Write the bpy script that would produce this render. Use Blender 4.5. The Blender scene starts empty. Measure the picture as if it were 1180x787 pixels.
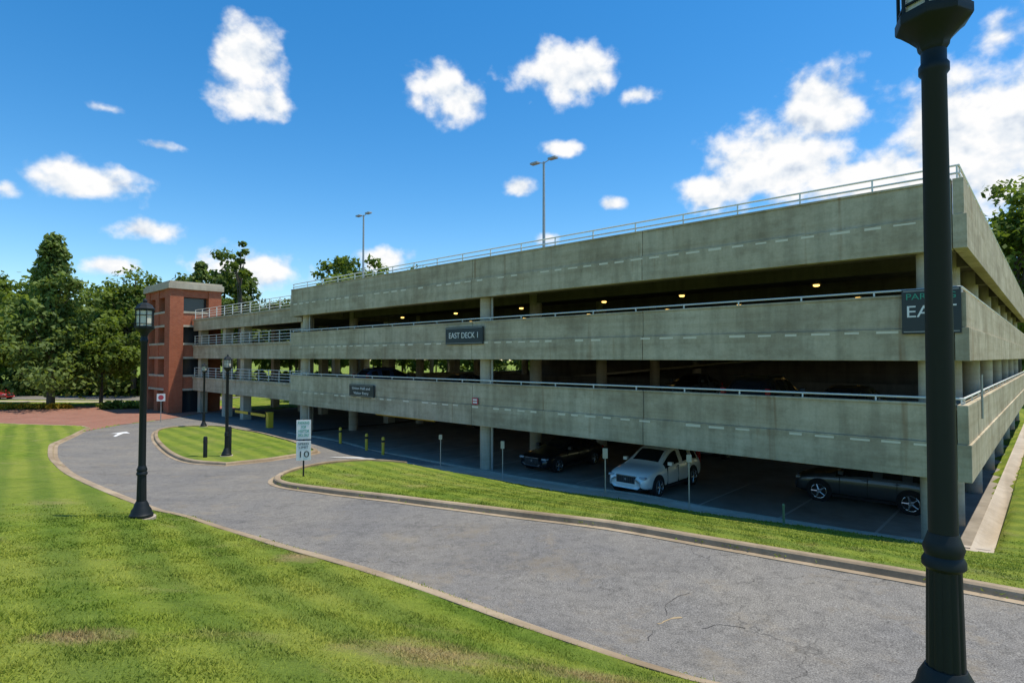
import bpy, math, random
import numpy as np
from mathutils import Vector, Matrix
from mathutils.geometry import delaunay_2d_cdt
random.seed(4); rng=np.random.default_rng(7)
scene=bpy.context.scene
scene.view_settings.view_transform='Standard'
scene.view_settings.look='None'
scene.view_settings.exposure=0
E=5.4   # eye height above the garage floor

# ------------------------------------------------------------ helpers
def link(o): scene.collection.objects.link(o); return o
def empty(name,loc=(0,0,0),rz=0,mw=None):
    o=bpy.data.objects.new(name,None); link(o)
    o.empty_display_size=.2
    if mw is not None: o.matrix_world=mw
    else:
        o.location=loc; o.rotation_euler=(0,0,rz)
    return o
class MB:
    def __init__(s): s.v=[];s.f=[];s.m=[]
    def box(s,x0,x1,y0,y1,z0,z1,mi=0):
        b=len(s.v)
        s.v+=[(x0,y0,z0),(x1,y0,z0),(x1,y1,z0),(x0,y1,z0),(x0,y0,z1),(x1,y0,z1),(x1,y1,z1),(x0,y1,z1)]
        for q in ((0,3,2,1),(4,5,6,7),(0,1,5,4),(1,2,6,5),(2,3,7,6),(3,0,4,7)):
            s.f.append(tuple(b+i for i in q)); s.m.append(mi)
    def tube(s,p0,p1,r0,r1=None,n=10,mi=0,caps=True):
        if r1 is None:r1=r0
        p0=Vector(p0);p1=Vector(p1);d=(p1-p0).normalized()
        a=d.orthogonal().normalized();c=d.cross(a)
        b=len(s.v)
        for p,r in((p0,r0),(p1,r1)):
            for i in range(n):
                t=2*math.pi*i/n
                s.v.append(tuple(p+(a*math.cos(t)+c*math.sin(t))*r))
        for i in range(n):
            j=(i+1)%n
            s.f.append((b+i,b+j,b+n+j,b+n+i));s.m.append(mi)
        if caps:
            s.f.append(tuple(b+i for i in range(n-1,-1,-1)));s.m.append(mi)
            s.f.append(tuple(b+n+i for i in range(n)));s.m.append(mi)
    def lathe(s,prof,n=16,c=(0,0,0),mi=0,flute=0):
        b=len(s.v)
        for k,(r,z) in enumerate(prof):
            for i in range(n):
                t=2*math.pi*i/n
                s.v.append((c[0]+r*math.cos(t),c[1]+r*math.sin(t),c[2]+z))
        for k in range(len(prof)-1):
            for i in range(n):
                j=(i+1)%n
                s.f.append((b+k*n+i,b+k*n+j,b+(k+1)*n+j,b+(k+1)*n+i));s.m.append(mi)
        s.f.append(tuple(b+i for i in range(n-1,-1,-1)));s.m.append(mi)
        e=b+(len(prof)-1)*n
        s.f.append(tuple(e+i for i in range(n)));s.m.append(mi)
    def build(s,name,mats,parent=None,smooth=False,bevel=0):
        me=bpy.data.meshes.new(name); me.from_pydata(s.v,[],s.f)
        if not isinstance(mats,(list,tuple)): mats=[mats]
        for m in mats: me.materials.append(m)
        if len(mats)>1: me.polygons.foreach_set('material_index',s.m)
        if smooth: me.polygons.foreach_set('use_smooth',[True]*len(s.f))
        me.update()
        o=link(bpy.data.objects.new(name,me))
        if parent: o.parent=parent
        if bevel:
            bv=o.modifiers.new('bevel','BEVEL'); bv.width=bevel; bv.segments=2; bv.limit_method='ANGLE'
        return o
def smooth_sides(o,ang=35):
    o.data.polygons.foreach_set('use_smooth',[True]*len(o.data.polygons))
    o.data.set_sharp_from_angle(angle=math.radians(ang))
def fast_mesh(name,V,k,mats,attr=None,parent=None,midx=None):
    n=len(V)//k
    me=bpy.data.meshes.new(name)
    me.vertices.add(n*k); me.vertices.foreach_set('co',V.astype(np.float32).ravel())
    me.loops.add(n*k); me.loops.foreach_set('vertex_index',np.arange(n*k,dtype=np.int32))
    me.polygons.add(n); me.polygons.foreach_set('loop_start',np.arange(0,n*k,k,dtype=np.int32))
    me.update(calc_edges=True)
    if attr is not None:
        a=me.attributes.new('shade','FLOAT','POINT'); a.data.foreach_set('value',attr.astype(np.float32))
    for m in (mats if isinstance(mats,list) else [mats]): me.materials.append(m)
    o=link(bpy.data.objects.new(name,me))
    if parent:o.parent=parent
    return o

# ------------------------------------------------------------ materials
def newmat(name,col=(.5,.5,.5),rough=.6,metal=0,spec=.5):
    m=bpy.data.materials.new(name); m.use_nodes=True
    b=m.node_tree.nodes['Principled BSDF']
    b.inputs['Base Color'].default_value=(*col,1); b.inputs['Roughness'].default_value=rough
    b.inputs['Metallic'].default_value=metal; b.inputs['Specular IOR Level'].default_value=spec
    return m
class N:
    def __init__(s,m): s.nt=m.node_tree; s.b=s.nt.nodes.get('Principled BSDF')
    def n(s,t,**k):
        x=s.nt.nodes.new('ShaderNode'+t)
        for a,v in k.items(): setattr(x,a,v)
        return x
    def l(s,a,b): s.nt.links.new(a,b)
    def coord(s,kind='Object',scale=(1,1,1),rot=(0,0,0)):
        mp=s.n('Mapping'); mp.inputs['Scale'].default_value=scale; mp.inputs['Rotation'].default_value=rot
        if kind=='Pos': s.l(s.n('NewGeometry').outputs['Position'],mp.inputs[0])
        else: s.l(s.n('TexCoord').outputs[kind],mp.inputs[0])
        return mp.outputs[0]
    def noise(s,vec,scale,detail=4,rough=.55):
        x=s.n('TexNoise'); x.inputs['Scale'].default_value=scale; x.inputs['Detail'].default_value=detail
        x.inputs['Roughness'].default_value=rough; s.l(vec,x.inputs['Vector']); return x.outputs['Fac']
    def ramp(s,fac,stops):
        r=s.n('ValToRGB'); el=r.color_ramp.elements
        while len(el)<len(stops): el.new(.5)
        for e,(p,c) in zip(el,stops):
            e.position=p; e.color=(*c,1) if len(c)==3 else c
        s.l(fac,r.inputs[0]); return r.outputs[0]
    def mix(s,fac,a,b,mode='MIX'):
        x=s.n('Mix',data_type='RGBA',blend_type=mode)
        for v,i in((fac,0),(a,6),(b,7)):
            if isinstance(v,(int,float)): x.inputs[i].default_value=v
            elif isinstance(v,tuple): x.inputs[i].default_value=(*v,1)
            else: s.l(v,x.inputs[i])
        return x.outputs[2]
    def math(s,op,a,b=0,c=0,clamp=False):
        x=s.n('Math',operation=op,use_clamp=clamp)
        for i,v in enumerate((a,b,c)):
            if isinstance(v,(int,float)): x.inputs[i].default_value=v
            else: s.l(v,x.inputs[i])
        return x.outputs[0]
    def bump(s,h,strength=.3,dist=.02):
        x=s.n('Bump'); x.inputs['Strength'].default_value=strength; x.inputs['Distance'].default_value=dist
        s.l(h,x.inputs['Height']); s.l(x.outputs[0],s.b.inputs['Normal'])
g=lambda v:(v,v,v)

def concrete(name,c0,c1,streak=.5,kind='Object',brown=.0):
    m=newmat(name,rough=.88,spec=.25); n=N(m)
    co=n.coord(kind); big=n.noise(co,.45,5,.6); fine=n.noise(co,14,4,.7)
    st=n.noise(n.coord(kind,(2.2,2.2,.22)),1.0,5,.65)
    hz=n.noise(n.coord(kind,(.10,.12,4)),1.0,3,.6)
    base=n.ramp(big,[(.3,c0),(.7,c1)])
    c=n.mix(n.ramp(st,[(.36,g(0)),(.56,g(1))]),n.mix(1,base,g(1-streak) ,'MULTIPLY'),base)
    c=n.mix(n.ramp(hz,[(.35,g(.4)),(.55,g(0))]),c,n.mix(1,c,(.70,.65,.56),'MULTIPLY'))
    if brown:
        br=n.noise(n.coord(kind,(.25,.25,.5)),1.3,6,.7)
        c=n.mix(n.ramp(br,[(.47,g(0)),(.67,g(brown))]),c,(.26,.20,.125))
        rs=n.noise(n.coord(kind,(1.1,1.1,.08)),1.7,3,.6)
        c=n.mix(n.ramp(rs,[(.63,g(0)),(.72,g(.6))]),c,(.26,.14,.06))
        md=n.noise(co,2.6,5,.7)
        c=n.mix(n.ramp(md,[(.32,g(.45)),(.5,g(0))]),c,n.mix(1,c,(.62,.60,.56),'MULTIPLY'))
    c=n.mix(n.ramp(fine,[(.35,g(.22)),(.6,g(0))]),c,n.mix(1,c,g(.6),'MULTIPLY'))
    n.l(c,n.b.inputs['Base Color']); n.bump(fine,.25,.02); return m
M_conc=concrete('weathered_concrete',(.46,.385,.255),(.64,.56,.405),.22,brown=.6)
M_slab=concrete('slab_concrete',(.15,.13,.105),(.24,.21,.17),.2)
M_col=concrete('column_concrete',(.45,.39,.29),(.60,.54,.42),.15)
M_kerb=concrete('kerb_concrete',(.27,.20,.125),(.46,.36,.24),.2,'Pos')
M_walk=concrete('walk_concrete',(.40,.34,.26),(.54,.47,.37),.12,'Pos')
M_sundash=newmat('painted_sunlight_dash',(.74,.67,.52),.8)  # pale colour imitating sunlight on the parapet dashes
M_rail=newmat('painted_rail',(.72,.72,.66),.4,.1)
M_black=newmat('black_green_paint',(.010,.014,.015),.5,0,.3)
M_dark=newmat('dark_rubber',(.015,.015,.016),.8)
M_signd=newmat('dark_sign_panel',(.022,.033,.036),.5)
M_signg=newmat('green_letters',(.03,.30,.20),.5)
M_white=newmat('white_sign',(.78,.78,.75),.5)
M_yel=newmat('yellow_paint',(.75,.48,.03),.5)
M_red=newmat('red_sign',(.5,.06,.08),.5)
M_galv=newmat('galvanised_post',(.38,.39,.38),.45,.5)
M_glass=newmat('car_glass',(.012,.015,.018),.05,0,.9)
M_lens=newmat('headlight_lens',(.42,.44,.46),.12,0,.8)
M_chrome=newmat('alloy',(.55,.56,.58),.25,.8)
M_tail=newmat('tail_lamp',(.35,.01,.01),.2)
M_lampglass=newmat('lantern_glass',(.62,.58,.46),.3)
def carpaint(nm,c):
    m=newmat(nm,c,.3,.1); m.node_tree.nodes['Principled BSDF'].inputs['Coat Weight'].default_value=.8
    m.node_tree.nodes['Principled BSDF'].inputs['Coat Roughness'].default_value=.05; return m
P_white=carpaint('white_paint',(.84,.82,.75)); P_black=carpaint('black_paint',(.012,.013,.015))
P_grey=carpaint('grey_paint',(.05,.055,.06)); P_red=carpaint('red_paint',(.35,.02,.02)); P_silver=carpaint('silver_paint',(.4,.41,.42))
P_blue=carpaint('blue_paint',(.03,.06,.14))
M_em=newmat('garage_light',(.9,.7,.3)); b=M_em.node_tree.nodes['Principled BSDF']
b.inputs['Emission Color'].default_value=(1,.62,.16,1); b.inputs['Emission Strength'].default_value=3

# asphalt
M_asph=newmat('aged_asphalt',rough=.92,spec=.2); n=N(M_asph)
co=n.coord('Pos'); fine=n.noise(co,55,2,.8); med=n.noise(co,5,4,.65); big=n.noise(co,.35,4,.6)
c=n.ramp(fine,[(.30,(.065,.061,.056)),(.48,(.165,.157,.145)),(.62,(.235,.224,.205)),(.78,(.42,.40,.365))])
c=n.mix(n.ramp(big,[(.35,g(0)),(.65,g(1))]),c,n.mix(1,c,(1.28,1.24,1.15),'MULTIPLY'))
c=n.mix(n.ramp(med,[(.3,g(.8)),(.54,g(0))]),c,n.mix(1,c,g(.66),'MULTIPLY'))
stn=n.ramp(n.noise(co,.9,5,.75),[(.54,g(0)),(.70,g(.55))])
c=n.mix(stn,c,(.25,.205,.14))
dk=n.ramp(n.noise(n.coord('Pos',(.28,1.1,1),(0,0,.77)),.9,4,.6),[(.5,g(0)),(.68,g(.45))])
c=n.mix(dk,c,n.mix(1,c,(.68,.68,.70),'MULTIPLY'))
vo=n.n('TexVoronoi',feature='DISTANCE_TO_EDGE'); vo.inputs['Scale'].default_value=.42
wr=n.n('TexNoise'); wr.inputs['Scale'].default_value=1.8; wr.inputs['Detail'].default_value=5; n.l(co,wr.inputs['Vector'])
vm=n.n('VectorMath',operation='MULTIPLY_ADD'); n.l(wr.outputs['Color'],vm.inputs[0]); vm.inputs[1].default_value=(1.4,1.4,1.4); n.l(co,vm.inputs[2])
n.l(vm.outputs[0],vo.inputs['Vector'])
crk=n.ramp(vo.outputs['Distance'],[(.0,g(1)),(.009,g(0))])
cm=n.ramp(n.noise(co,.3,2),[(.46,g(0)),(.60,g(.75))])
c=n.mix(n.math('MULTIPLY',crk,cm),c,(.05,.046,.04))
n.l(c,n.b.inputs['Base Color']); n.bump(fine,.6,.01)
M_gfloor=newmat('garage_floor_concrete',rough=.8); n=N(M_gfloor)
c=n.ramp(n.noise(n.coord('Pos'),.8,6,.7),[(.3,(.19,.165,.13)),(.7,(.34,.30,.245))]); n.l(c,n.b.inputs['Base Color'])

def brickmat(name,c1,c2,mo,flat=False,scale=1.):
    m=newmat(name,rough=.85,spec=.2); n=N(m)
    br=n.n('TexBrick'); br.inputs['Scale'].default_value=scale
    br.inputs['Brick Width'].default_value=.23; br.inputs['Row Height'].default_value=.077; br.inputs['Mortar Size'].default_value=.009
    br.inputs['Color1'].default_value=(*c1,1);br.inputs['Color2'].default_value=(*c2,1);br.inputs['Mortar'].default_value=(*mo,1)
    if flat: n.l(n.coord('Pos'),br.inputs['Vector'])
    else:
        sp=n.n('SeparateXYZ'); n.l(n.coord('Object'),sp.inputs[0]); cb=n.n('CombineXYZ')
        n.l(n.math('ADD',sp.outputs[0],sp.outputs[1]),cb.inputs[0]); n.l(sp.outputs[2],cb.inputs[1]); n.l(cb.outputs[0],br.inputs['Vector'])
    big=n.noise(n.coord('Pos'),.7,4)
    c=n.mix(n.ramp(big,[(.3,g(0)),(.7,g(.6))]),br.outputs[0],n.mix(1,br.outputs[0],g(.65),'MULTIPLY'))
    n.l(c,n.b.inputs['Base Color']); return m
M_brick=brickmat('red_brick',(.40,.085,.035),(.50,.13,.055),(.36,.23,.15))
M_pave=brickmat('brick_paving',(.28,.11,.07),(.36,.16,.105),(.28,.2,.15),True)

def grassmat(name,blade=False):
    m=newmat(name,rough=.9 if not blade else .6,spec=.12); n=N(m)
    co=n.coord('Pos'); a=n.noise(co,.33,4,.6); b2=n.noise(co,3.0,4,.7)
    c=n.ramp(b2,[(.28,(.120,.180,.018)),(.5,(.195,.268,.027)),(.72,(.27,.335,.045))])
    c=n.mix(n.ramp(a,[(.36,g(0)),(.68,g(.7))]),c,(.315,.335,.06))
    wv=n.n('TexWave'); wv.inputs['Scale'].default_value=.30; wv.inputs['Distortion'].default_value=1.6; wv.inputs['Detail'].default_value=2.5; wv.inputs['Detail Scale'].default_value=.5
    n.l(n.coord('Pos',(1,1,1),(0,0,-.70)),wv.inputs['Vector'])
    c=n.mix(n.ramp(wv.outputs['Fac'],[(.2,g(0)),(.8,g(.75))]),c,n.mix(1,c,(.60,.72,.76),'MULTIPLY'))
    dry=n.noise(co,.8,5,.65)
    c=n.mix(n.ramp(dry,[(.56,g(0)),(.74,g(.6))]),c,(.36,.30,.12))
    for (px,py,r) in ((-.75,5.35,.85),(.75,5.2,.6),(-3.7,10.2,.5),(-3.4,4.6,.4)):
        vm=n.n('VectorMath',operation='SUBTRACT'); n.l(co,vm.inputs[0]); vm.inputs[1].default_value=(px,py,0)
        v2=n.n('VectorMath',operation='MULTIPLY'); n.l(vm.outputs[0],v2.inputs[0]); v2.inputs[1].default_value=(1/r,1/r,0)
        ln=n.n('VectorMath',operation='LENGTH'); n.l(v2.outputs[0],ln.inputs[0])
        d=n.math('ADD',ln.outputs['Value'],n.math('MULTIPLY',b2,1.6))
        c=n.mix(n.ramp(n.math('MULTIPLY',d,.5),[(.5,g(.8)),(.9,g(0))]),c,(.36,.265,.13))
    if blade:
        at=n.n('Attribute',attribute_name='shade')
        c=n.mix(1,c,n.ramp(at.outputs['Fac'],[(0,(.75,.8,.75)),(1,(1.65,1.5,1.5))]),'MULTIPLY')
        tr=n.n('BsdfTranslucent'); n.l(c,tr.inputs[0]); ms=n.n('MixShader'); ms.inputs[0].default_value=.35
        n.l(n.b.outputs[0],ms.inputs[1]); n.l(tr.outputs[0],ms.inputs[2]); n.l(ms.outputs[0],n.nt.nodes['Material Output'].inputs[0])
    else:
        f=n.noise(co,38,3,.8)
        c=n.mix(n.ramp(f,[(.3,g(.8)),(.6,g(0))]),c,n.mix(1,c,(.42,.5,.5),'MULTIPLY'))
        n.bump(f,.8,.05)
    n.l(c,n.b.inputs['Base Color']); return m
M_grass=grassmat('lawn'); M_blade=grassmat('lawn_blades',True)

def leafmat(name,dark,light):
    m=newmat(name,rough=.6,spec=.2); n=N(m)
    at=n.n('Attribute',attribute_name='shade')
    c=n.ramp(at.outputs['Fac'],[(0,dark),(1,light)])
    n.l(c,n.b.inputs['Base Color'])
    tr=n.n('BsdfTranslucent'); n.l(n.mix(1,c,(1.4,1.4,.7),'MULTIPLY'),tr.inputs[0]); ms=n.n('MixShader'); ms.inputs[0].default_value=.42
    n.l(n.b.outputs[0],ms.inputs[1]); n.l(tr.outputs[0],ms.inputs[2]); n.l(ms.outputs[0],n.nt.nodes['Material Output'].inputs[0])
    return m
L_broad=leafmat('broad_leaves',(.05,.085,.014),(.21,.275,.045))
L_pine=leafmat('feathery_leaves',(.065,.11,.03),(.23,.30,.08))
L_far=leafmat('far_leaves',(.045,.078,.018),(.18,.24,.05))
L_flower=leafmat('flower_bed_leaves',(.10,.16,.02),(.75,.45,.04))
M_bark=newmat('bark',(.10,.08,.055),.9)

# ------------------------------------------------------------ terrain
def catmull(P,step=.5):
    P=np.array(P,float); out=[]
    Q=np.vstack([2*P[0]-P[1],P,2*P[-1]-P[-2]])
    for i in range(1,len(Q)-2):
        p0,p1,p2,p3=Q[i-1],Q[i],Q[i+1],Q[i+2]; k=max(2,int(np.linalg.norm((p2-p1)[:2])/step))
        for j in range(k):
            t=j/k; out.append(.5*((2*p1)+(-p0+p2)*t+(2*p0-5*p1+4*p2-p3)*t*t+(-p0+3*p1-3*p2+p3)*t**3))
    out.append(P[-1]); return np.array(out)
A=[(20,-13,-3.1),(14,-6,-3.2),(8.6,-.2,-3.3),(5.0,3.2,-3.35),(1.9,6.07,-3.4),(.11,7.66,-3.5),(-1.96,9.4,-3.55),(-4.29,11.06,-3.6),(-6.45,12.7,-3.7),
   (-8.54,14.3,-3.8),(-12.45,17.75,-4.0),(-16.4,21.5,-4.2),(-20.5,26.1,-4.4),(-24.9,32.1,-4.7),(-28.4,38.6,-4.9)]
A2=[(-28.4,38.6,-4.9),(-31,42.2,-5.0),(-38.6,44.8,-5.1),(-52,50,-5.2),(-70,58,-5.25)]
B=[(28,-10,-3.1),(20,-4,-3.2),(14,2,-3.3),(10.3,5.4,-3.35),(7.21,8.19,-3.4),(5.75,9.4,-3.45),(4.14,10.66,-3.5),(2.01,12.26,-3.55),(-.83,13.9,-3.65),
   (-3.22,15.4,-3.75),(-5.57,16.97,-3.9),(-7.18,18.2,-4.0),(-7.96,19.6,-4.1),(-8.1,21.5,-4.2),(-7.6,23.7,-4.35),(-6.3,25.8,-4.6),(-4.9,26.9,-4.9)]
ISL=[(-11.65,23.8,-4.4),(-14,25,-4.45),(-17.4,29.1,-4.6),(-21.2,34.6,-4.8),(-24.2,40.0,-5.0),(-23.6,42.3,-5.05),(-21,42.3,-5.05),(-16.7,38.5,-5.0),(-12.2,33,-4.85),(-9.9,29.7,-4.75),(-9.8,27.8,-4.65),(-10.6,25.3,-4.5)]
W=[(-4.9,26.9,-4.95),(-1.5,24.7,-5.05),(1.66,22.2,-5.1),(6.0,19.2,-5.1),(9.2,17.1,-5.05),(10.92,15.57,-4.97),(11.5,14.75,-4.93)]
extra=[(0,0,-1.65),(2.39,3.25,-2.3),(-3,3.5,-1.95),(-7.72,12.2,-3.36),(-10,11.4,-3.2),(-18.4,20.9,-3.95),(-30,30,-4.7),(-10,0,-1.7),
 (-15,-10,-1.5),(0,-12,-1.2),(15,-15,-2.4),(-40,0,-2.8),(-60,20,-4.6),(-60,50,-5.3),(-40,80,-5.35),(0,80,-5.35),(50,50,-4.6),(40,20,-4.2),(60,-30,-3.5),
 (-60,-40,-2),(0,-60,-2),(-100,60,-5.35),(-3.6,27.9,-5.35),(5.5,22.2,-5.2),(12.3,15.0,-4.95),(-15.5,41,-5.35),(-29.5,56,-5.35),(-18,68,-5.35),(-9,31,-5.15),
 (19.5,23,-4.9),(27,31,-4.85),(34,38,-4.8),(16,14,-4.75),(20,12,-4.3),(26,22,-4.5),(-30,46,-5.2),(-38,55,-5.3),(60,80,-4.8),(0,45,-5.35),(-23,27,-4.2)]
CP=np.array([p for L in(A,A2,B,ISL,W,extra) for p in L]); _,ui=np.unique(np.round(CP[:,:2],2),axis=0,return_index=True); CP=CP[ui]
def phi(r2): return .5*r2*np.log(r2+1e-9)
def d2(x,y): return (x[:,None]-CP[None,:,0])**2+(y[:,None]-CP[None,:,1])**2
nn=len(CP); K=np.zeros((nn+3,nn+3)); K[:nn,:nn]=phi(d2(CP[:,0],CP[:,1]))+np.eye(nn)*1.2
K[:nn,nn]=1;K[:nn,nn+1:]=CP[:,:2];K[nn,:nn]=1;K[nn+1:,:nn]=CP[:,:2].T
sol=np.linalg.solve(K,np.concatenate([CP[:,2],[0,0,0]]))
def H(x,y):
    x=np.atleast_1d(np.asarray(x,float));y=np.atleast_1d(np.asarray(y,float)); out=np.empty(len(x))
    for i in range(0,len(x),40000):
        xs,ys=x[i:i+40000],y[i:i+40000]
        out[i:i+40000]=phi(d2(xs,ys))@sol[:nn]+sol[nn]+sol[nn+1]*xs+sol[nn+2]*ys
    r=np.hypot(x,y-20); w=np.clip((r-70)/45,0,1); w=w*w*(3-2*w)
    out=np.clip(out,-5.4,-1.0)
    return out*(1-w)+(-5.35)*w+E
def h(x,y): return float(H(x,y)[0])

CX,CY=12.02,15.34; ANG=math.radians(-43.0)
GM=Matrix.Translation((CX,CY,0))@Matrix.Rotation(ANG,4,'Z')
ca,sa=math.cos(ANG),math.sin(ANG)
def G2W(lx,ly): return (CX+ca*lx-sa*ly, CY+sa*lx+ca*ly)
def W2G(x,y):
    dx,dy=x-CX,y-CY; return ca*dx+sa*dy,-sa*dx+ca*dy

sA=catmull(A); sA2=catmull(A2,1.); sB=catmull(B); sI=catmull(ISL+[ISL[0]])[:-1]
sW=catmull(W,1.)
poly_asph=[tuple(p[:2]) for p in sA]+[(-29.8,44.5),(-29.6,50.5),G2W(-58,1),G2W(-58,18),G2W(-38,18),G2W(-38,0),G2W(-20,-.05)]+[tuple(p[:2]) for p in sB[::-1]]
poly_brick=[tuple(p[:2]) for p in sA2]+[(-74,66),(-45,64),G2W(-72,6),G2W(-58.2,6),G2W(-58.1,.9),(-29.7,50.6),(-29.9,44.5)]
poly_walk=[tuple(p[:2]) for p in sW]+[G2W(.0,-.75),G2W(0,-.06),G2W(-20,-.06)]
poly_side=[G2W(0,-.75),G2W(.48,-.75),G2W(.48,45),G2W(-.02,45)]
poly_isl=[tuple(p[:2]) for p in sI]
def inside(x,y,poly):
    P=np.array(poly); res=np.zeros(len(x),bool); bb=(x>=P[:,0].min())&(x<=P[:,0].max())&(y>=P[:,1].min())&(y<=P[:,1].max())
    ix=np.where(bb)[0]; xs,ys=x[ix],y[ix]; r=np.zeros(len(ix),bool)
    for i in range(len(P)):
        x0,y0=P[i];x1,y1=P[(i+1)%len(P)]
        if y0==y1: continue
        c=((y0>ys)!=(y1>ys))&(xs<(x1-x0)*(ys-y0)/(y1-y0)+x0); r^=c
    res[ix]=r; return res
def paved(x,y):
    p=inside(x,y,poly_asph)&~inside(x,y,poly_isl)
    for q in(poly_brick,poly_walk,poly_side): p|=inside(x,y,q)
    return p
def axis(lo,hi,step,far):
    a=list(np.arange(lo,hi+1e-6,step)); s=step; v=hi
    while v<far: s*=1.22; v+=s; a.append(v)
    s=step; v=lo; pre=[]
    while v>-far: s*=1.22; v-=s; pre.append(v)
    return np.array(pre[::-1]+a)
ax=axis(-32,16,.16,900); ay=axis(1,45,.16,900)
X,Y=np.meshgrid(ax,ay); x=X.ravel();y=Y.ravel(); Z=H(x,y)
lx,ly=W2G(x,y)
pv=paved(x,y); foot=(lx<0)&(lx>-38.1)&(ly>-.06)&(ly<45)
micro=.012*np.sin(x*5.1+y*2.3)*np.sin(y*4.3-x*1.7)
Z=np.where(foot,np.minimum(Z,0)-.25,np.where(pv,Z-.16,Z+.065+micro))
nx,ny=len(ax),len(ay); idx=np.arange(nx*ny).reshape(ny,nx)
F=np.stack([idx[:-1,:-1],idx[:-1,1:],idx[1:,1:],idx[1:,:-1]],-1).reshape(-1,4)
me=bpy.data.meshes.new('ground'); me.vertices.add(nx*ny); me.vertices.foreach_set('co',np.stack([x,y,Z],1).astype(np.float32).ravel())
me.loops.add(len(F)*4); me.loops.foreach_set('vertex_index',F.astype(np.int32).ravel()); me.polygons.add(len(F))
me.polygons.foreach_set('loop_start',np.arange(0,len(F)*4,4,dtype=np.int32)); me.update(calc_edges=True)
me.polygons.foreach_set('use_smooth',[True]*len(F)); me.materials.append(M_grass); link(bpy.data.objects.new('ground',me))

def drape(name,poly,mat,sp=.6,dz=0.,parent=None):
    P=np.array(poly); gx=np.arange(P[:,0].min()+sp/2,P[:,0].max(),sp); gy=np.arange(P[:,1].min()+sp/2,P[:,1].max(),sp)
    GX,GY=np.meshgrid(gx,gy); gx,gy=GX.ravel(),GY.ravel(); k=inside(gx,gy,poly); pts=[Vector(p) for p in poly]+[Vector((a,b)) for a,b in zip(gx[k],gy[k])]
    r=delaunay_2d_cdt(pts,[],[list(range(len(poly)))],1,1e-4)
    vs=np.array([(v.x,v.y) for v in r[0]]); z=H(vs[:,0],vs[:,1])+dz
    fs=[]
    for f in r[2]:
        a,b,c=[vs[i] for i in f[:3]]
        cr=(b[0]-a[0])*(c[1]-a[1])-(b[1]-a[1])*(c[0]-a[0]); fs.append(list(f) if cr>0 else list(f)[::-1])
    me=bpy.data.meshes.new(name); me.from_pydata([(a,b,c) for (a,b),c in zip(vs,z)],[],fs); me.materials.append(mat)
    me.polygons.foreach_set('use_smooth',[True]*len(fs)); me.update()
    o=link(bpy.data.objects.new(name,me)); 
    if parent:o.parent=parent
    return o
drape('asphalt_road',poly_asph,M_asph,.7)
drape('brick_plaza',poly_brick,M_pave,1.5,.006)
drape('concrete_walkway',poly_walk,M_walk,.7,.02)
drape('side_walkway',poly_side,M_walk,.9,.025)
drape('distant_road',[(-150,80),(-36,70.5),(-36,78),(-150,90)],M_asph,4,.10)
drape('distant_sidewalk',[(-150,76),(-40,67.5),(-40,69.2),(-150,78)],M_walk,4,.11)

def kerb(name,path,side,hk,closed=False,gut=.36,kw=.19):
    P=path[:,:2]; n=len(P); T=np.zeros_like(P)
    for i in range(n):
        a=P[(i-1)%n] if (closed or i>0) else P[0]; b=P[(i+1)%n] if (closed or i<n-1) else P[-1]
        t=b-a; T[i]=t/np.linalg.norm(t)
    Nn=np.stack([-T[:,1],T[:,0]],1)*side
    prof=[(-kw,-.1),(-kw,hk-.01),(-kw+.02,hk),(-.035,hk),(0,hk-.03),(.025,.014),(gut,.012),(gut,-.06)]
    mb=MB(); k=len(prof)
    for i in range(n):
        for d,dz in prof:
            px,py=P[i]+Nn[i]*d; mb.v.append((px,py,0)); 
    arr=np.array(mb.v); hz=H(arr[:,0],arr[:,1]); dzs=np.tile([p[1] for p in prof],n)
    mb.v=[(a[0],a[1],z+d) for a,z,d in zip(arr,hz,dzs)]
    for i in range(n if closed else n-1):
        j=(i+1)%n
        for q in range(k-1):
            f=(i*k+q,j*k+q,j*k+q+1,i*k+q+1); mb.f.append(f if side<0 else f[::-1]); mb.m.append(0)
    return mb.build(name,M_kerb)
kerb('road_kerb',sA,-1,.085,gut=.17)
kerb('road_kerb',sA2,-1,.07,gut=.1)
kerb('road_kerb',sB,1,.14,gut=.18)
kerb('island_kerb',sI,1,.13,True,gut=.16)

def crack(name,pts,w,mat,dz=.006):
    mb=MB(); P=catmull([(a,b,0) for a,b in pts],.08)
    for i,p in enumerate(P):
        t=P[min(i+1,len(P)-1)]-P[max(i-1,0)]; t/=np.linalg.norm(t); nrm=np.array([-t[1],t[0]])
        j=rng.normal(0,.02,2); ww=w*(.2+rng.random())
        for s in(-1,1):
            q=p[:2]+j+nrm*s*ww; mb.v.append((q[0],q[1],h(q[0],q[1])+dz))
    for i in range(len(P)-1): mb.f.append((2*i,2*i+1,2*i+3,2*i+2));mb.m.append(0)
    return mb.build(name,mat)
M_crack=newmat('crack',(.05,.046,.042),.95); M_dirt=newmat('crack_dirt',(.36,.27,.15),.95)
crack('road_crack',[(2.5,7.75),(2.8,7.85),(3.1,7.75)],.007,M_crack)
crack('road_crack',[(2.15,8.2),(2.3,8.6),(2.7,8.9)],.007,M_crack)
crack('road_crack',[(1.95,7.9),(2.15,8.05),(2.35,8.12)],.022,M_dirt,.007)
crack('road_crack',[(1.7,7.4),(1.85,7.7)],.007,M_crack)

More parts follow.
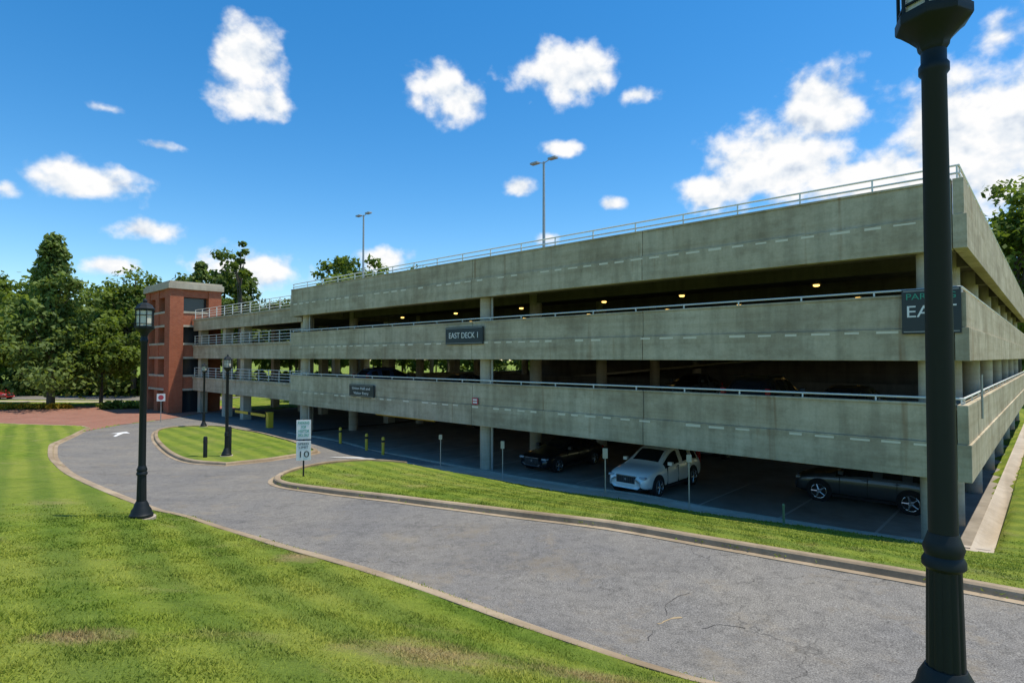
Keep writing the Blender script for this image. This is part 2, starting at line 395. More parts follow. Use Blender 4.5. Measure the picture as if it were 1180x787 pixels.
M_paint=newmat('road_paint',(.70,.70,.67),.7); M_oldpaint=newmat('faded_paint',(.42,.39,.34),.8)
def flat(name,pts,mat,dz=.008):
    me=bpy.data.meshes.new(name); me.from_pydata([(a,b,h(a,b)+dz) for a,b in pts],[],[list(range(len(pts)))]); me.materials.append(mat)
    return link(bpy.data.objects.new(name,me))
flat('road_arrow',[(-24.6,36.0),(-24.3,35.8),(-25.2,37.9),(-25.5,37.8)],M_paint,.02)
flat('road_arrow',[(-25.9,37.6),(-24.8,37.9),(-25.7,38.9)],M_paint,.02)
for i in range(6):
    a=-8.6+i*.62; flat('crosswalk_stripe',[(a,27.4+.1*i),(a+.3,27.3+.1*i),(a+1.2,29.4),(a+.9,29.5)],M_paint,.03)

# ------------------------------------------------------------ grass blades
def blades(name,n,xr,yr,d0,size,pw,dmax):
    bx=rng.uniform(*xr,n); by=rng.uniform(*yr,n); d=np.hypot(bx,by)
    keep=(rng.random(n)<np.clip((d0/d)**pw,0,1)*np.clip((dmax-d)/(dmax*.35),0,1))&(by>.9*np.abs(bx)-1.2)&(by>2.4)
    bx,by,d=bx[keep],by[keep],d[keep]; j=rng.normal(0,.055,(2,len(bx)))
    k=~paved(bx+j[0],by+j[1]); bx,by,d=bx[k],by[k],d[k]
    off=.11; near=paved(bx+.68*off,by+.73*off)|paved(bx-.68*off,by-.73*off)
    tuft=np.sin(bx*3.1+by*1.3)+np.sin(bx*7.7-by*5.1)*.7+rng.normal(0,.5,len(bx))
    k=~near|(tuft>.45); bx,by,d=bx[k],by[k],d[k]
    l_x,l_y=W2G(bx,by); k=~((l_y>-.1)&(l_x<.5)); bx,by,d=bx[k],by[k],d[k]
    z=H(bx,by)+.055; m=len(bx); th=rng.uniform(0,2*np.pi,m); w=size*(1+d/6)*rng.uniform(.6,1.2,m)
    hh=rng.uniform(.018,.045,m)*(1+.3*np.sin(bx*1.3)*np.sin(by*1.7)); l=rng.normal(0,.026,(m,2))
    V=np.empty((m,3,3)); V[:,0]=np.stack([bx-w*np.cos(th),by-w*np.sin(th),z],1); V[:,1]=np.stack([bx+w*np.cos(th),by+w*np.sin(th),z],1)
    V[:,2]=np.stack([bx+l[:,0],by+l[:,1],z+hh],1)
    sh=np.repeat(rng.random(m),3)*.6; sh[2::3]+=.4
    return fast_mesh(name,V.reshape(-1,3),3,M_blade,sh)
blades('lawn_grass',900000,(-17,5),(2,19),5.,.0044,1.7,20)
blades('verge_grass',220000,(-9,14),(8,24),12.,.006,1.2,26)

# ------------------------------------------------------------ garage
gar=empty('parking_garage',mw=GM)
levels=[(2.13,4.10,3.0),(5.31,7.09,6.05),(8.30,10.14,9.05)]
rows=[.62,4.3,10.5,17,23.5,30,36.5,44]; cols=[-.85,-18.7,-36.6]
for zb,zt,fl in levels:
    zm=zb+.50*(zt-zb); mb=MB(); nseg=4; L=(37.9-.26)/nseg
    for i in range(nseg):
        x0=-37.9+i*L+.012; x1=x0+L-.024
        mb.box(x0,x1,.0,.20,zm,zt); mb.box(x0,x1,-.055,.24,zb,zm-.003)
        mb.box(x0,x1,-.03,.23,zt+.002,zt+.07)
    mb.build('front_parapet',M_conc,gar,bevel=.012)
    mb=MB()
    for i in range(6):
        y0=-.10+i*7.5; y1=y0+7.48
        mb.box(-.24,.0,y0,y1,zm,zt+.04); mb.box(-.25,.055,y0-.03 if i==0 else y0,y1,zb,zm-.003)
    mb.build('side_parapet',M_conc,gar,bevel=.012)
    mb=MB(); mb.box(-37.9,-.26,44.7,44.95,zb,zt); mb.box(-38.15,-37.92,.3,44.7,zb,zt)
    mb.build('rear_parapet',M_conc,gar)
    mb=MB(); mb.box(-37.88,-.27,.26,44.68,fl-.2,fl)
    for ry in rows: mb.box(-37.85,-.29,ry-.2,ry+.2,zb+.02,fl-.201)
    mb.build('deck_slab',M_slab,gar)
    if fl<9:
        mb=MB(); mb.box(-36,-2,17.3,17.5,fl+.002,fl+.95); mb.build('inner_barrier',M_slab,gar)
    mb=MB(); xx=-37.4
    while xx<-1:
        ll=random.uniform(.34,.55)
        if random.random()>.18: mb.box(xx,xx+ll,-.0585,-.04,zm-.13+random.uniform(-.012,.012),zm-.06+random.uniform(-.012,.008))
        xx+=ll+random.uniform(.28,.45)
    mb.build('painted_sun_dashes',M_sundash,gar)  # row of sunlight dashes, put in as thin pale plates
    mb=MB()
    hs=[.15,.36] if zt>10 else [.13]
    for dz in hs:
        mb.tube((-37.8,.1,zt+.07+dz),(-.12,.1,zt+.07+dz),.03,n=8); mb.tube((-.12,.1,zt+.07+dz),(-.12,44.6,zt+.07+dz),.03,n=8)
    for i in range(20): mb.box(-37.7+i*1.975,-37.66+i*1.975,.08,.12,zt+.06,zt+.07+hs[-1])
    for i in range(22): mb.box(-.14,-.10,.3+i*2,.34+i*2,zt+.03,zt+.07+hs[-1])
    mb.build('guard_rail',M_rail,gar)
mb=MB(); mb.box(-37.85,-1.6,26.6,26.9,.003,2.79); mb.box(-37.85,-1.6,26.6,26.9,3.003,5.84); mb.box(-36,-1.6,26.6,26.9,6.053,8.84)  # wall added across the decks to keep the openings dark
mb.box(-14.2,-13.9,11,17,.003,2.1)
mb.build('added_blocking_wall',M_slab,gar)
mb=MB(); b0=0
for z0,z1 in((3.02,5.8),(6.07,8.8)):
    b0=len(mb.v); mb.v+=[(-34,18.2,z0),(-6,18.2,z1),(-6,24.8,z1),(-34,24.8,z0),(-34,18.2,z0+.25),(-6,18.2,z1+.03),(-6,24.8,z1+.03),(-34,24.8,z0+.25)]
    for q in ((0,3,2,1),(4,5,6,7),(0,1,5,4),(1,2,6,5),(2,3,7,6),(3,0,4,7)): mb.f.append(tuple(b0+i for i in q)); mb.m.append(0)
mb.build('ramp',M_col,gar)
mb=MB()
for cx in cols:
    for ry in rows: mb.tube((cx,ry,-.3),(cx,ry,9.0),.33,n=20)
smooth_sides(mb.build('columns',M_col,gar))
mb=MB(); mb.box(-38,-.1,.0,44.9,-.22,.0); mb.build('ground_slab',M_gfloor,gar)
mb=MB(); nP=40
for i in range(nP+1):
    l=-38+38.4*i/nP; wx,wy=G2W(l,-.06); z=max(h(wx,wy)+.05,.04)
    for yy,zz in((-.14,-.3),(-.14,z),(.06,z),(.06,-.3)): mb.v.append((l,yy,zz))
for i in range(nP):
    for q in range(3): mb.f.append((4*i+q,4*i+4+q,4*i+5+q,4*i+1+q)[::-1]); mb.m.append(0)
mb.build('plinth',M_walk,gar)
LP=[(lx_,ly_) for lx_ in (-5.5,-11.5,-16,-22,-28,-34) for ly_ in (6.8,13.8)]
mb=MB(); m2=MB()
for fl,lz in((3.0,2.55),(6.05,5.55),(9.05,8.42)):
    for lx_,ly_ in LP:
        mb.lathe([(.08,-.08),(.13,-.05),(.12,.0)],10,(lx_,ly_,lz))
        m2.lathe([(.19,.002),(.19,.08),(.03,.09),(.03,fl-.2-lz)],10,(lx_,ly_,lz))
mb.build('ceiling_lights',M_em,gar); m2.build('light_housings',M_slab,gar)
mb=MB()
for i in range(13): mb.box(-35.5+i*2.75,-35.42+i*2.75,.9,5.8,.001,.005)
mb.build('bay_stripes',M_oldpaint,gar)
mb=MB()
for xx in(-18.2,-36.1): mb.tube((xx,.5,.0),(xx,.5,9.0),.05,n=8)
mb.tube((.09,2.6,3.6),(.09,2.6,4.9),.03,n=8)
mb.build('drain_pipes',M_galv,gar)

# link section (left)
Lx0,Lx1=-60.2,-38.25
for zb,zt,fl in((2.2,3.50,3.0),(5.30,6.6,5.95),(8.0,9.15,8.65)):
    mb=MB(); n3=3; LL=(Lx1-Lx0)/n3
    for i in range(n3):
        mb.box(Lx0+i*LL+.01,Lx0+(i+1)*LL-.01,1.0,1.25,zb,zt-.17); 
        mb.box(Lx0+i*LL+.01,Lx0+(i+1)*LL-.01,.93,1.28,zt-.168,zt+.02) 
    mb.box(Lx0,Lx1,16.75,17,zb,zt); mb.build('link_parapet',M_conc,gar,bevel=.01)
    mb=MB(); mb.box(Lx0,Lx1-.02,1.26,16.7,fl-.25,fl)
    mb.build('link_deck',M_slab,gar)
    mb=MB()
    for dz in(.2,.42,.64,.9): mb.tube((Lx0,1.12,zt+dz),(Lx1,1.12,zt+dz),.026,n=6)
    for i in range(13): mb.box(Lx0+.1+i*1.81,Lx0+.15+i*1.81,1.09,1.15,zt+.02,zt+.9)
    mb.build('link_railing',M_rail,gar)
mb=MB()
for cx in(-38.75,-49.5,-53.5,-59.6):
    for ry in(1.72,9,16.2): mb.box(cx-.34,cx+.34,ry-.34,ry+.34,-.4,8.38)
mb.build('link_columns',M_col,gar)

# brick stair tower
tow=empty('brick_stair_tower',mw=GM)
tx0,tx1,ty0,ty1=-68,-60.25,-1.1,3.6; TH=12.05
mb=MB()
for a,b in((tx0,tx0+1.3),(tx1-1.5,tx1)):
    for c_,d_ in((ty0,ty0+1.2),(ty1-1.2,ty1)): mb.box(a,b,c_,d_,-.4,TH)
mb.box(tx0+3.1,tx0+4.2,ty0+.05,ty0+.6,-.4,TH-.01)
for z0,z1 in((2.3,3.6),(5.4,6.7),(8.5,9.8),(11.3,TH-.02)):
    mb.box(tx0+1.3,tx1-1.5,ty0+.12,ty0+.4,z0,z1)
    mb.box(tx1-.45,tx1-.12,ty0+1.2,ty1-1.2,z0,z1); mb.box(tx0+.12,tx0+.4,ty0+1.2,ty1-1.2,z0,z1)
mb.build('brickwork',M_brick,tow)
mb=MB()
for z in(2.28,3.62,5.38,6.72,8.48,9.82): mb.box(tx0+1.302,tx1-1.502,ty0+.03,ty0+.42,z-.1,z+.1); mb.box(tx1-.46,tx1-.07,ty0+1.2,ty1-1.2,z-.1,z+.1)
mb.box(tx0-.18,tx1+.18,ty0-.18,ty1+.18,TH+.003,TH+.55)
mb.box(tx0-.05,tx1+.05,ty0-.05,ty1+.05,TH+.553,TH+.75)
mb.build('concrete_bands',M_col,tow)
mb=MB(); mb.box(tx0+.6,tx1-.7,ty0+.9,ty1-.5,-.3,TH-.1); mb.build('core',newmat('tower_glazing',(.03,.035,.04),.15),tow)

def text(body,size,mat,parent,loc,rz=0,ext=.004,width=None):
    cu=bpy.data.curves.new('t','FONT'); cu.body=body; cu.size=size; cu.extrude=ext; cu.align_x='CENTER'; cu.align_y='CENTER'
    o=bpy.data.objects.new('tmp',cu); link(o); bpy.context.view_layer.update()
    me=bpy.data.meshes.new_from_object(o.evaluated_get(bpy.context.evaluated_depsgraph_get())); bpy.data.objects.remove(o)
    me.materials.clear(); me.materials.append(mat)
    t=link(bpy.data.objects.new('lettering',me)); t.parent=parent; t.location=loc; t.rotation_euler=(math.radians(90),0,rz)
    if width:
        w=max(v.co.x for v in me.vertices)-min(v.co.x for v in me.vertices); t.scale=(width/w,1,1)
    return t
def gsign(name,x0,x1,z0,z1,lines,y=-.16):
    e=empty(name,mw=GM@Matrix.Translation(((x0+x1)/2,y,(z0+z1)/2))); w=x1-x0; hh=z1-z0
    mb=MB(); mb.box(-w/2,w/2,0,.08,-hh/2,hh/2); mb.box(-w/2+.1,-w/2+.2,.08,.16,-.1,.1); mb.box(w/2-.2,w/2-.1,.08,.16,-.1,.1); mb.build('panel',M_signd,e,bevel=.008)
    mb=MB(); t=.018
    for a in((-w/2+.04,w/2-.04,-.004,0,hh/2-.06,hh/2-.06+t),(-w/2+.04,w/2-.04,-.004,0,-hh/2+.05,-hh/2+.05+t)): mb.box(*a)
    mb.build('border',M_galv,e)
    for (body,sz,m,dz,wd) in lines: text(body,sz,m,e,(0,-.006,dz),width=wd)
gsign('garage_name_sign',-20.9,-18.2,6.05,6.90,[('EAST DECK 1',.40,M_white,0,2.1)])
gsign('parking_sign',-1.42,-.10,6.05,7.28,[('PARKING',.24,M_signg,.40,1.1),('EAST',.46,M_white,-.02,1.1)])
gsign('entry_sign',-29.9,-27.3,3.05,3.78,[('Union Hall and',.22,M_white,.14,1.9),('Visitor Entry',.22,M_white,-.14,1.6)])
e=empty('hose_connection_sign',mw=GM@Matrix.Translation((-18.8,-.08,3.3)))
mb=MB(); mb.box(-.2,.2,0,.02,-.16,.16); mb.build('plate',M_red,e); mb=MB(); mb.box(-.14,.14,-.004,0,.02,.1);mb.box(-.14,.14,-.004,0,-.1,-.03); mb.build('legend',M_white,e)

def roof_lamp(x,y):
    e=empty('roof_light_pole',(x,y,9.05),ANG); mb=MB(); mb.lathe([(.3,0),(.3,.8),(.28,.85)],16); mb.tube((0,0,.85),(0,0,8.9),.11,.07,12)
    smooth_sides(mb.build('pole',M_galv,e))
    mb=MB()
    for s in(-1,1):
        mb.tube((0,0,8.8),(s*.5,0,8.95),.03,n=8); mb.box(s*.45 if s>0 else -1.05,1.05 if s>0 else -.45,-.17,.17,8.90,9.02)
    mb.build('lamp_heads',M_galv,e,bevel=.02)
roof_lamp(2.04,37); roof_lamp(-13.1,51)

# ------------------------------------------------------------ street lamps
lampdata={}
def street_lamp(x,y,zb):
    e=empty('street_lamp',(x,y,zb))
    if not lampdata:
        mb=MB(); mb.lathe([(.22,0),(.22,.06),(.195,.09),(.185,.15),(.145,.21),(.13,.27),(.098,.33)],24)
        b0=len(mb.v); n=48
        ring=[(.092,.33),(.083,.86)]
        for r,z in ring:
            for i in range(n):
                t=2*math.pi*i/n; rr=r*(1,.985,.93,.985)[i%4]; mb.v.append((rr*math.cos(t),rr*math.sin(t),z))
        for i in range(n): j=(i+1)%n; mb.f.append((b0+i,b0+j,b0+n+j,b0+n+i)); mb.m.append(0)
        mb.lathe([(.084,.86),(.104,.88),(.104,.91),(.088,.94),(.100,.98),(.085,1.02),(.073,1.06)],24)
        mb.lathe([(.070,1.05),(.060,3.62),(.074,3.64),(.074,3.68),(.062,3.70),(.062,3.76)],24)
        mb.lathe([(.062,3.76),(.075,3.78),(.080,3.81),(.115,3.85),(.155,3.89),(.18,3.91),(.185,3.92),(.185,3.97),(.175,3.975)],8)
        mf=MB()
        for i in range(8):
            t=2*math.pi*i/8; p=lambda r,z:(r*math.cos(t),r*math.sin(t),z)
            mf.tube(p(.165,3.96),p(.165,4.32),.010,n=6)
            t2=2*math.pi*(i+1)/8
            for zz in(4.02,4.2,4.3): mf.tube((.163*math.cos(t),.163*math.sin(t),zz),(.163*math.cos(t2),.163*math.sin(t2),zz),.008,n=5)
        mf.lathe([(.19,4.31),(.195,4.34),(.16,4.37),(.13,4.42),(.06,4.46),(.035,4.47),(.045,4.50),(.03,4.53),(.005,4.56)],8)
        mg=MB(); mg.lathe([(.15,3.965),(.15,4.31)],8)
        for k,m,q in(('post',M_black,mb),('frame',M_black,mf),('glass',M_lampglass,mg)):
            o=q.build(k,m,None)
            if k=='post': smooth_sides(o,38)
            lampdata[k+'_me']=o.data; bpy.data.objects.remove(o)
    for k,nm in(('post','post'),('frame','lantern_frame'),('glass','lantern_glass')):
        o=link(bpy.data.objects.new(nm,lampdata[k+'_me'])); o.parent=e
    gz=h(x,y)+.05
    mb=MB(); mb.lathe([(.27,gz-zb-.2),(.27,-.001)],20); mb.build('footing',M_walk,e)
street_lamp(2.39,3.25,E-2.03); 
street_lamp(-7.72,12.2,h(-7.72,12.2)+.09)
street_lamp(-12.9,26.4,h(-12.9,26.4)+.1)
street_lamp(-22.2,42.0,h(-22.2,42.)+.1)
street_lamp(-44,62.5,.15)

# ------------------------------------------------------------ signs & posts
def info_sign(x,y):
    z=h(x,y)+.05; e=empty('traffic_sign',(x,y,z),math.radians(14)); mb=MB(); mb.box(-.025,.025,.0,.04,-.1,1.95); mb.build('post',M_black,e)
    mb=MB(); mb.box(-.235,.235,-.02,-.002,1.28,1.93); mb.box(-.235,.235,-.02,-.002,.56,1.22); mb.build('panels',M_white,e,bevel=.004)
    for i,s in enumerate(('PARKING','FOR','VISITOR','DECK ONLY')): text(s,.13,M_signg,e,(0,-.022,1.83-.14*i),width=.36 if i!=1 else .16)
    text('SPEED',.11,M_signd,e,(0,-.022,1.12),width=.34); text('LIMIT',.11,M_signd,e,(0,-.022,1.0),width=.3); text('10',.3,M_signd,e,(0,-.022,.76),width=.3)
info_sign(-7.1,19.9)
def bay_sign(x,y,hh,w=.16,tall=.34,mat=None):
    z=h(x,y)+.02; e=empty('bay_sign_post',(x,y,z),math.radians(-10)); mb=MB(); mb.tube((0,0,-.1),(0,0,hh),.022,n=8); mb.build('post',M_galv,e)
    mb=MB(); mb.box(-w,w,-.035,-.02,hh-tall,hh+.02); mb.build('plate',mat or M_galv,e,bevel=.003)
bay_sign(-3.3,27.0,1.6,.08,.2); bay_sign(-.4,25.0,1.6,.08,.3); bay_sign(3.35,21.0,1.75,.09,.34,M_galv); bay_sign(5.75,19.0,1.85,.08,.22)
def stake(x,y):
    z=h(x,y)+.05; e=empty('utility_marker',(x,y,z)); mb=MB(); mb.tube((0,0,-.1),(0,0,.55),.035,n=8); mb.lathe([(.04,.55),(.045,.6),(.02,.64)],8); mb.build('post',newmat('green_marker',(.12,.2,.1),.5),e)
stake(7.95,17.15)
def no_entry(x,y):
    z=h(x,y); e=empty('small_road_sign',(x,y,z),math.radians(20)); mb=MB(); mb.tube((0,0,-.1),(0,0,2.2),.03,n=8); mb.build('post',M_galv,e)
    mb=MB(); mb.box(-.3,.3,-.06,-.03,1.7,2.3); mb.build('plate',M_white,e); mb=MB(); mb.tube((0,-.064,2.0),(0,-.06,2.0),.2,n=20); mb.build('disc',M_red,e)
no_entry(-28.6,47.5)
def bollard(x,y,hh=1.0,mat=M_yel):
    e=empty('bollard',(x,y,h(x,y)-.02 if mat!=M_black else h(x,y))); mb=MB(); mb.lathe([(.085,0),(.085,hh-.06),(.06,hh-.01),(.01,hh)],14); smooth_sides(mb.build('post',mat,e))
    mb=MB(); mb.lathe([(.089,hh-.3),(.089,hh-.18)],14); mb.build('band',M_dark,e)
for lx_,ly_ in((-25.8,-.5),(-27.6,-.4),(-30.3,-.5)):
    bollard(*G2W(lx_,ly_))
bollard(-13.6,25.9,1.0,M_black); bollard(-13.3,27.5,1.3,M_black)
def gate(lx_,ly_,L):
    wx,wy=G2W(lx_,ly_); e=empty('barrier_gate',(wx,wy,h(wx,wy)),ANG); mb=MB(); mb.box(-.2,.2,-.2,.2,0,1.1); mb.box(-.23,.23,-.23,.23,1.103,1.16); mb.build('cabinet',M_yel,e,bevel=.02)
    mb=MB()
    k=int(L/.5)
    for i in range(k): mb.box(-.25-(i+1)*.5+.002,-.25-i*.5,-.26,-.21,.80,1.0,i%6==5)
    mb.build('arm',[M_yel,M_dark],e)
gate(-41.5,.2,5.5)
mb=MB(); e=empty('clearance_bar',mw=GM@Matrix.Translation((-25,.9,2.0))); mb.tube((-3.5,0,0),(2.0,0,0),.09,n=10); mb.tube((-3,0,0),(-3,0,.5),.012,n=5); mb.tube((1.5,0,0),(1.5,0,.5),.012,n=5); mb.build('bar',M_yel,e)

# ------------------------------------------------------------ cars
def car(name,paint,x,y,z,ang,suv=True):
    e=empty(name,(x,y,z),ang)
    S=[(0,.66,.34,.60,.70,.56),(.10,.84,.26,.76,.86,.72),(.45,.93,.22,.92,.99,.80),(1.1,.95,.22,.99,1.07,.82),(1.42,.95,.22,1.03,1.13,.80),
       (2.2,.95,.22,1.05,1.66,.66),(2.75,.95,.22,1.06,1.72,.66),(2.86,.95,.22,1.06,1.725,.66),(3.7,.95,.22,1.07,1.71,.66),(3.8,.95,.22,1.07,1.70,.66),(4.35,.94,.23,1.07,1.62,.62),(4.66,.91,.28,1.0,1.14,.68),(4.76,.82,.36,.8,.92,.62)]
    if not suv:
        S=[(0,.66,.30,.52,.60,.56),(.10,.84,.22,.64,.72,.72),(.45,.90,.19,.78,.84,.78),(1.2,.92,.19,.86,.93,.80),(1.5,.92,.19,.90,.98,.78),
       (2.35,.92,.19,.92,1.40,.60),(2.8,.92,.19,.92,1.44,.60),(2.9,.92,.19,.93,1.44,.60),(3.4,.92,.19,.94,1.41,.60),(3.5,.92,.19,.94,1.40,.60),(4.25,.91,.2,.95,1.06,.62),(4.66,.88,.26,.88,1.0,.68),(4.76,.8,.34,.7,.8,.62)]
    V=[];n=14
    for (sx,w,zb,be,tp,tw) in S:
        half=[(0,zb),(.8*w,zb),(w*.98,zb+.10),(w,(zb+be)/2),(w*.97,be),(tw,tp-.05),(tw*.88,tp),(0,tp+.02)]
        ring=half+[(-a,b) for a,b in half[-2:0:-1]]
        V+=[(2.4-sx,a,b) for a,b in ring]
    Fc=[];Mi=[]
    k=len(S)
    for i in range(k-1):
        for j in range(n):
            j2=(j+1)%n; Fc.append((i*n+j,(i+1)*n+j,(i+1)*n+j2,i*n+j2)[::-1])
            m=0
            if j in(4,9) and 4<=i<=9 and i not in(6,8): m=1
            if j in(6,7) and (i==4 or i==(10 if suv else 9)): m=1
            if j in (0,13,1,12): m=2
            Mi.append(m)
    Fc.append(tuple(range(n))); Mi.append(0); Fc.append(tuple(range((k-1)*n,k*n))[::-1]); Mi.append(0)
    me=bpy.data.meshes.new('body'); me.from_pydata(V,[],Fc)
    for m in(paint,M_glass,M_dark): me.materials.append(m)
    me.polygons.foreach_set('material_index',Mi); me.polygons.foreach_set('use_smooth',[True]*len(Fc)); me.update()
    o=link(bpy.data.objects.new('body',me)); o.parent=e; ss=o.modifiers.new('s','SUBSURF'); ss.levels=2; ss.render_levels=2
    w=.95 if suv else .92; wr=.37 if suv else .33
    mt=MB(); mr=MB()
    for wx in(2.4-.92,2.4-3.82):
        for s in(-1,1):
            mt.tube((wx,s*(w-.26),wr+.03),(wx,s*(w-.004),wr+.03),wr+.07,n=28,mi=0)
            mt.tube((wx,s*(w-.2),wr),(wx,s*(w+.02),wr),wr,n=28,mi=0)
            mr.tube((wx,s*(w+.0),wr),(wx,s*(w+.026),wr),.09,n=12)
            for a in range(5):
                t=a*2*math.pi/5; d=Vector((math.cos(t),0,math.sin(t)))
                mr.tube(Vector((wx,s*(w+.022),wr))+d*.05,Vector((wx,s*(w+.022),wr))+d*(wr*.70),.035,.028,n=6)
            for a in range(20):
                t=a*2*math.pi/20;t2=t+2*math.pi/20
                mr.tube((wx+wr*.7*math.cos(t),s*(w+.02),wr+wr*.7*math.sin(t)),(wx+wr*.7*math.cos(t2),s*(w+.02),wr+wr*.7*math.sin(t2)),.014,n=5)
    mt.build('tyres',M_dark,e); mr.build('rims',M_chrome,e)
    zf=.72 if suv else .60
    mb=MB()
    for s in(-1,1):
        a,b_=sorted((s*.54,s*.82)); mb.box(2.10,2.345,a,b_,zf+.01,zf+.10)
    mb.build('headlights',M_lens,e,bevel=.03)
    mb=MB(); mb.box(2.2,2.405,-.42,.42,zf-.19,zf+.09); mb.box(2.15,2.385,-.66,.66,.32,.44); mb.build('grille',M_dark,e,bevel=.02)
    mb=MB(); mb.box(2.30,2.412,-.44,.44,zf+.091,zf+.105); mb.box(2.3,2.415,-.03,.03,zf-.07,zf+.0)
    for i in range(9): mb.box(2.3,2.409,-.37+i*.092,-.365+i*.092,zf-.16,zf+.07)
    mb.build('grille_trim',M_chrome,e)
    mb=MB()
    for s in(-1,1):
        a,b_=sorted((s*.70,s*.86)); mb.box(-2.34,-2.2,a,b_,zf+.1,zf+(.6 if suv else .25))
    mb.build('tail_lights',M_tail,e,bevel=.02)
    mb=MB(); mz=1.10 if suv else .98
    for s in(-1,1):
        a,b_=sorted((s*(w-.02),s*(w+.17))); mb.box(.62,.78,a,b_,mz,mz+.14)
        for xx in(.0,-1.0): 
            a,b_=sorted((s*(w-.01),s*(w+.016))); mb.box(xx-.1,xx+.08,a,b_,mz-.16,mz-.135)
    mb.build('mirrors',paint,e,bevel=.03)
    mb=MB()
    if suv:
        for s in(-1,1): mb.tube((.1,s*.60,1.755),(-1.7,s*.60,1.745),.018,n=6)
    for s in(-1,1): 
        a,b_=sorted((s*(w-.08),s*(w+.008))); mb.box(-.98,1.02,a,b_,.24,.33)
        a,b_=sorted((s*(w-.06),s*(w+.002)))
        for xx in(.78,-.12,-1.02): mb.box(xx-.006,xx+.006,a,b_,.35,mz-.08)
    mb.build('trim',M_dark,e)
    mb=MB(); mb.box(-2.405,-2.37,-.26,.26,.62,.75); mb.build('number_plate',M_white,e)
    return e
def gcar(name,paint,lx_,ly_,z,facing,suv=True):
    x,y=G2W(lx_,ly_); a={'out':-90,'in':90,'left':180,'right':0}[facing]
    return car(name,paint,x,y,z,ANG+math.radians(a),suv)
gcar('parked_suv',P_white,-10.6,2.6,.01,'out')
gcar('parked_car',P_black,-16.4,3.7,.01,'out',False)
gcar('parked_suv',P_grey,-3.45,5.6,.01,'left')
gcar('parked_car',P_black,-3.4,3.4,3.01,'in',False)
gcar('parked_suv',P_black,-6.3,3.4,3.01,'in')
gcar('parked_car',P_grey,-23,3.6,3.01,'in',False); gcar('parked_suv',P_blue,-31,3.6,3.01,'in')
gcar('parked_car',P_grey,-12,12.5,.01,'out',False); gcar('parked_car',P_blue,-20,13,.01,'out',False); gcar('parked_suv',P_grey,-30,13,.01,'in')
gcar('parked_car',P_grey,-14,13,3.01,'out',False)
gcar('parked_suv',P_silver,-16,14,9.06,'out'); 
car('parked_car',P_red,-65.5,73.5,.16,math.radians(-5),False)

# ------------------------------------------------------------ trees
def leaves(C,R,per,size,zsq=.75):
    n=len(C); m=n*per
    c=np.repeat(C,per,0); r=np.repeat(R,per)
    u=rng.normal(size=(m,3)); u/=np.linalg.norm(u,axis=1)[:,None]
    rad=rng.random(m)**.45
    p=c+u*(r*rad)[:,None]*np.array([1,1,zsq])
    nrm=u*.7+rng.normal(size=(m,3))*.6+np.array([0,0,.5]); nrm/=np.linalg.norm(nrm,axis=1)[:,None]
    a=np.cross(nrm,rng.normal(size=(m,3))); a/=np.linalg.norm(a,axis=1)[:,None]; b_=np.cross(nrm,a)
    s=size*rng.uniform(.6,1.3,m)[:,None]; a=a*s; b_=b_*s*.6
    V=np.stack([p-a,p-b_,p+a,p+b_],1).reshape(-1,3)
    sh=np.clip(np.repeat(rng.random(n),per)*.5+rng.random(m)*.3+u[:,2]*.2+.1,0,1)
    return V,np.repeat(sh,4)
def crown(x,y,z0,ht,w,ncl,shape='round'):
    C=[];R=[]
    while len(C)<ncl:
        if shape=='cone':
            t=rng.random()**1.05; a=rng.random()*2*math.pi; bl=1+.35*math.sin(2*a+x+t*9)
            rr=w*(1-t)**.7*(.15+.85*rng.random())*bl
            C.append((x+rr*math.cos(a),y+rr*math.sin(a),z0+t*ht-rr*.10)); R.append(w*(.13+.17*(1-t))*rng.uniform(.7,1.2))
        else:
            v=rng.normal(size=3); v/=np.linalg.norm(v); q=rng.uniform(.5,1.0)
            if v[2]<-.6: continue
            lob=1+.22*math.sin(3*math.atan2(v[1],v[0])+x)+.12*math.sin(5*v[2]+y)
            C.append((x+v[0]*w*q*lob,y+v[1]*w*q*lob,z0+ht*.42+v[2]*ht*.52*q*lob)); R.append(w*rng.uniform(.16,.34))
    return np.array(C),np.array(R)
def limbs(mb,x,y,z,C,ztop,r):
    mb.tube((x,y,z-.3),(x+.1,y,z+(ztop-z)*.5),r,r*.6,8); mb.tube((x+.1,y,z+(ztop-z)*.5),(x,y,ztop),r*.6,r*.12,8)
    for c in C[::3]:
        t=rng.uniform(.3,.8); zz=min(z+(ztop-z)*t,c[2]-.2); mb.tube((x,y,max(zz,z+1)),tuple(c),r*.22,.02,5,caps=False)
def tree(name,x,y,ht,w,bare=.25,ncl=90,per=70,size=.3,mat=None,shape='round'):
    z=h(x,y); e=empty(name,(0,0,0)); C,R=crown(x,y,z+ht*bare,ht*(1-bare),w,ncl,shape)
    mb=MB(); limbs(mb,x,y,z,C,z+ht*.93,max(.14,ht*.022)); mb.build('trunk_and_limbs',M_bark,e)
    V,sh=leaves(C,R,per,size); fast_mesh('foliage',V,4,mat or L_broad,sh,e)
tree('cypress_tree',-48.3,61,18.0,5.4,.14,200,60,.26,L_pine,'cone')
tree('broadleaf_tree',-45.5,64.5,9.5,3.8,.22,100,80,.25)
tree('broadleaf_tree',-58,63,13.5,5.4,.2,130,80,.3)
tree('broadleaf_tree',-70,78,17,6.5,.15,110,70,.32)
tree('broadleaf_tree',-52,80,17.5,6,.15,110,70,.32)
tree('cypress_tree',-44,82,18.5,5.5,.12,120,60,.3,L_pine,'cone')
tree('broadleaf_tree',-19.5,74,18.6,5.5,.3,110,70,.32)
tree('broadleaf_tree',-10,72,15,5,.3,90,60,.32)
tree('tall_thin_tree',-37.5,80,21.5,1.7,.6,22,50,.3)
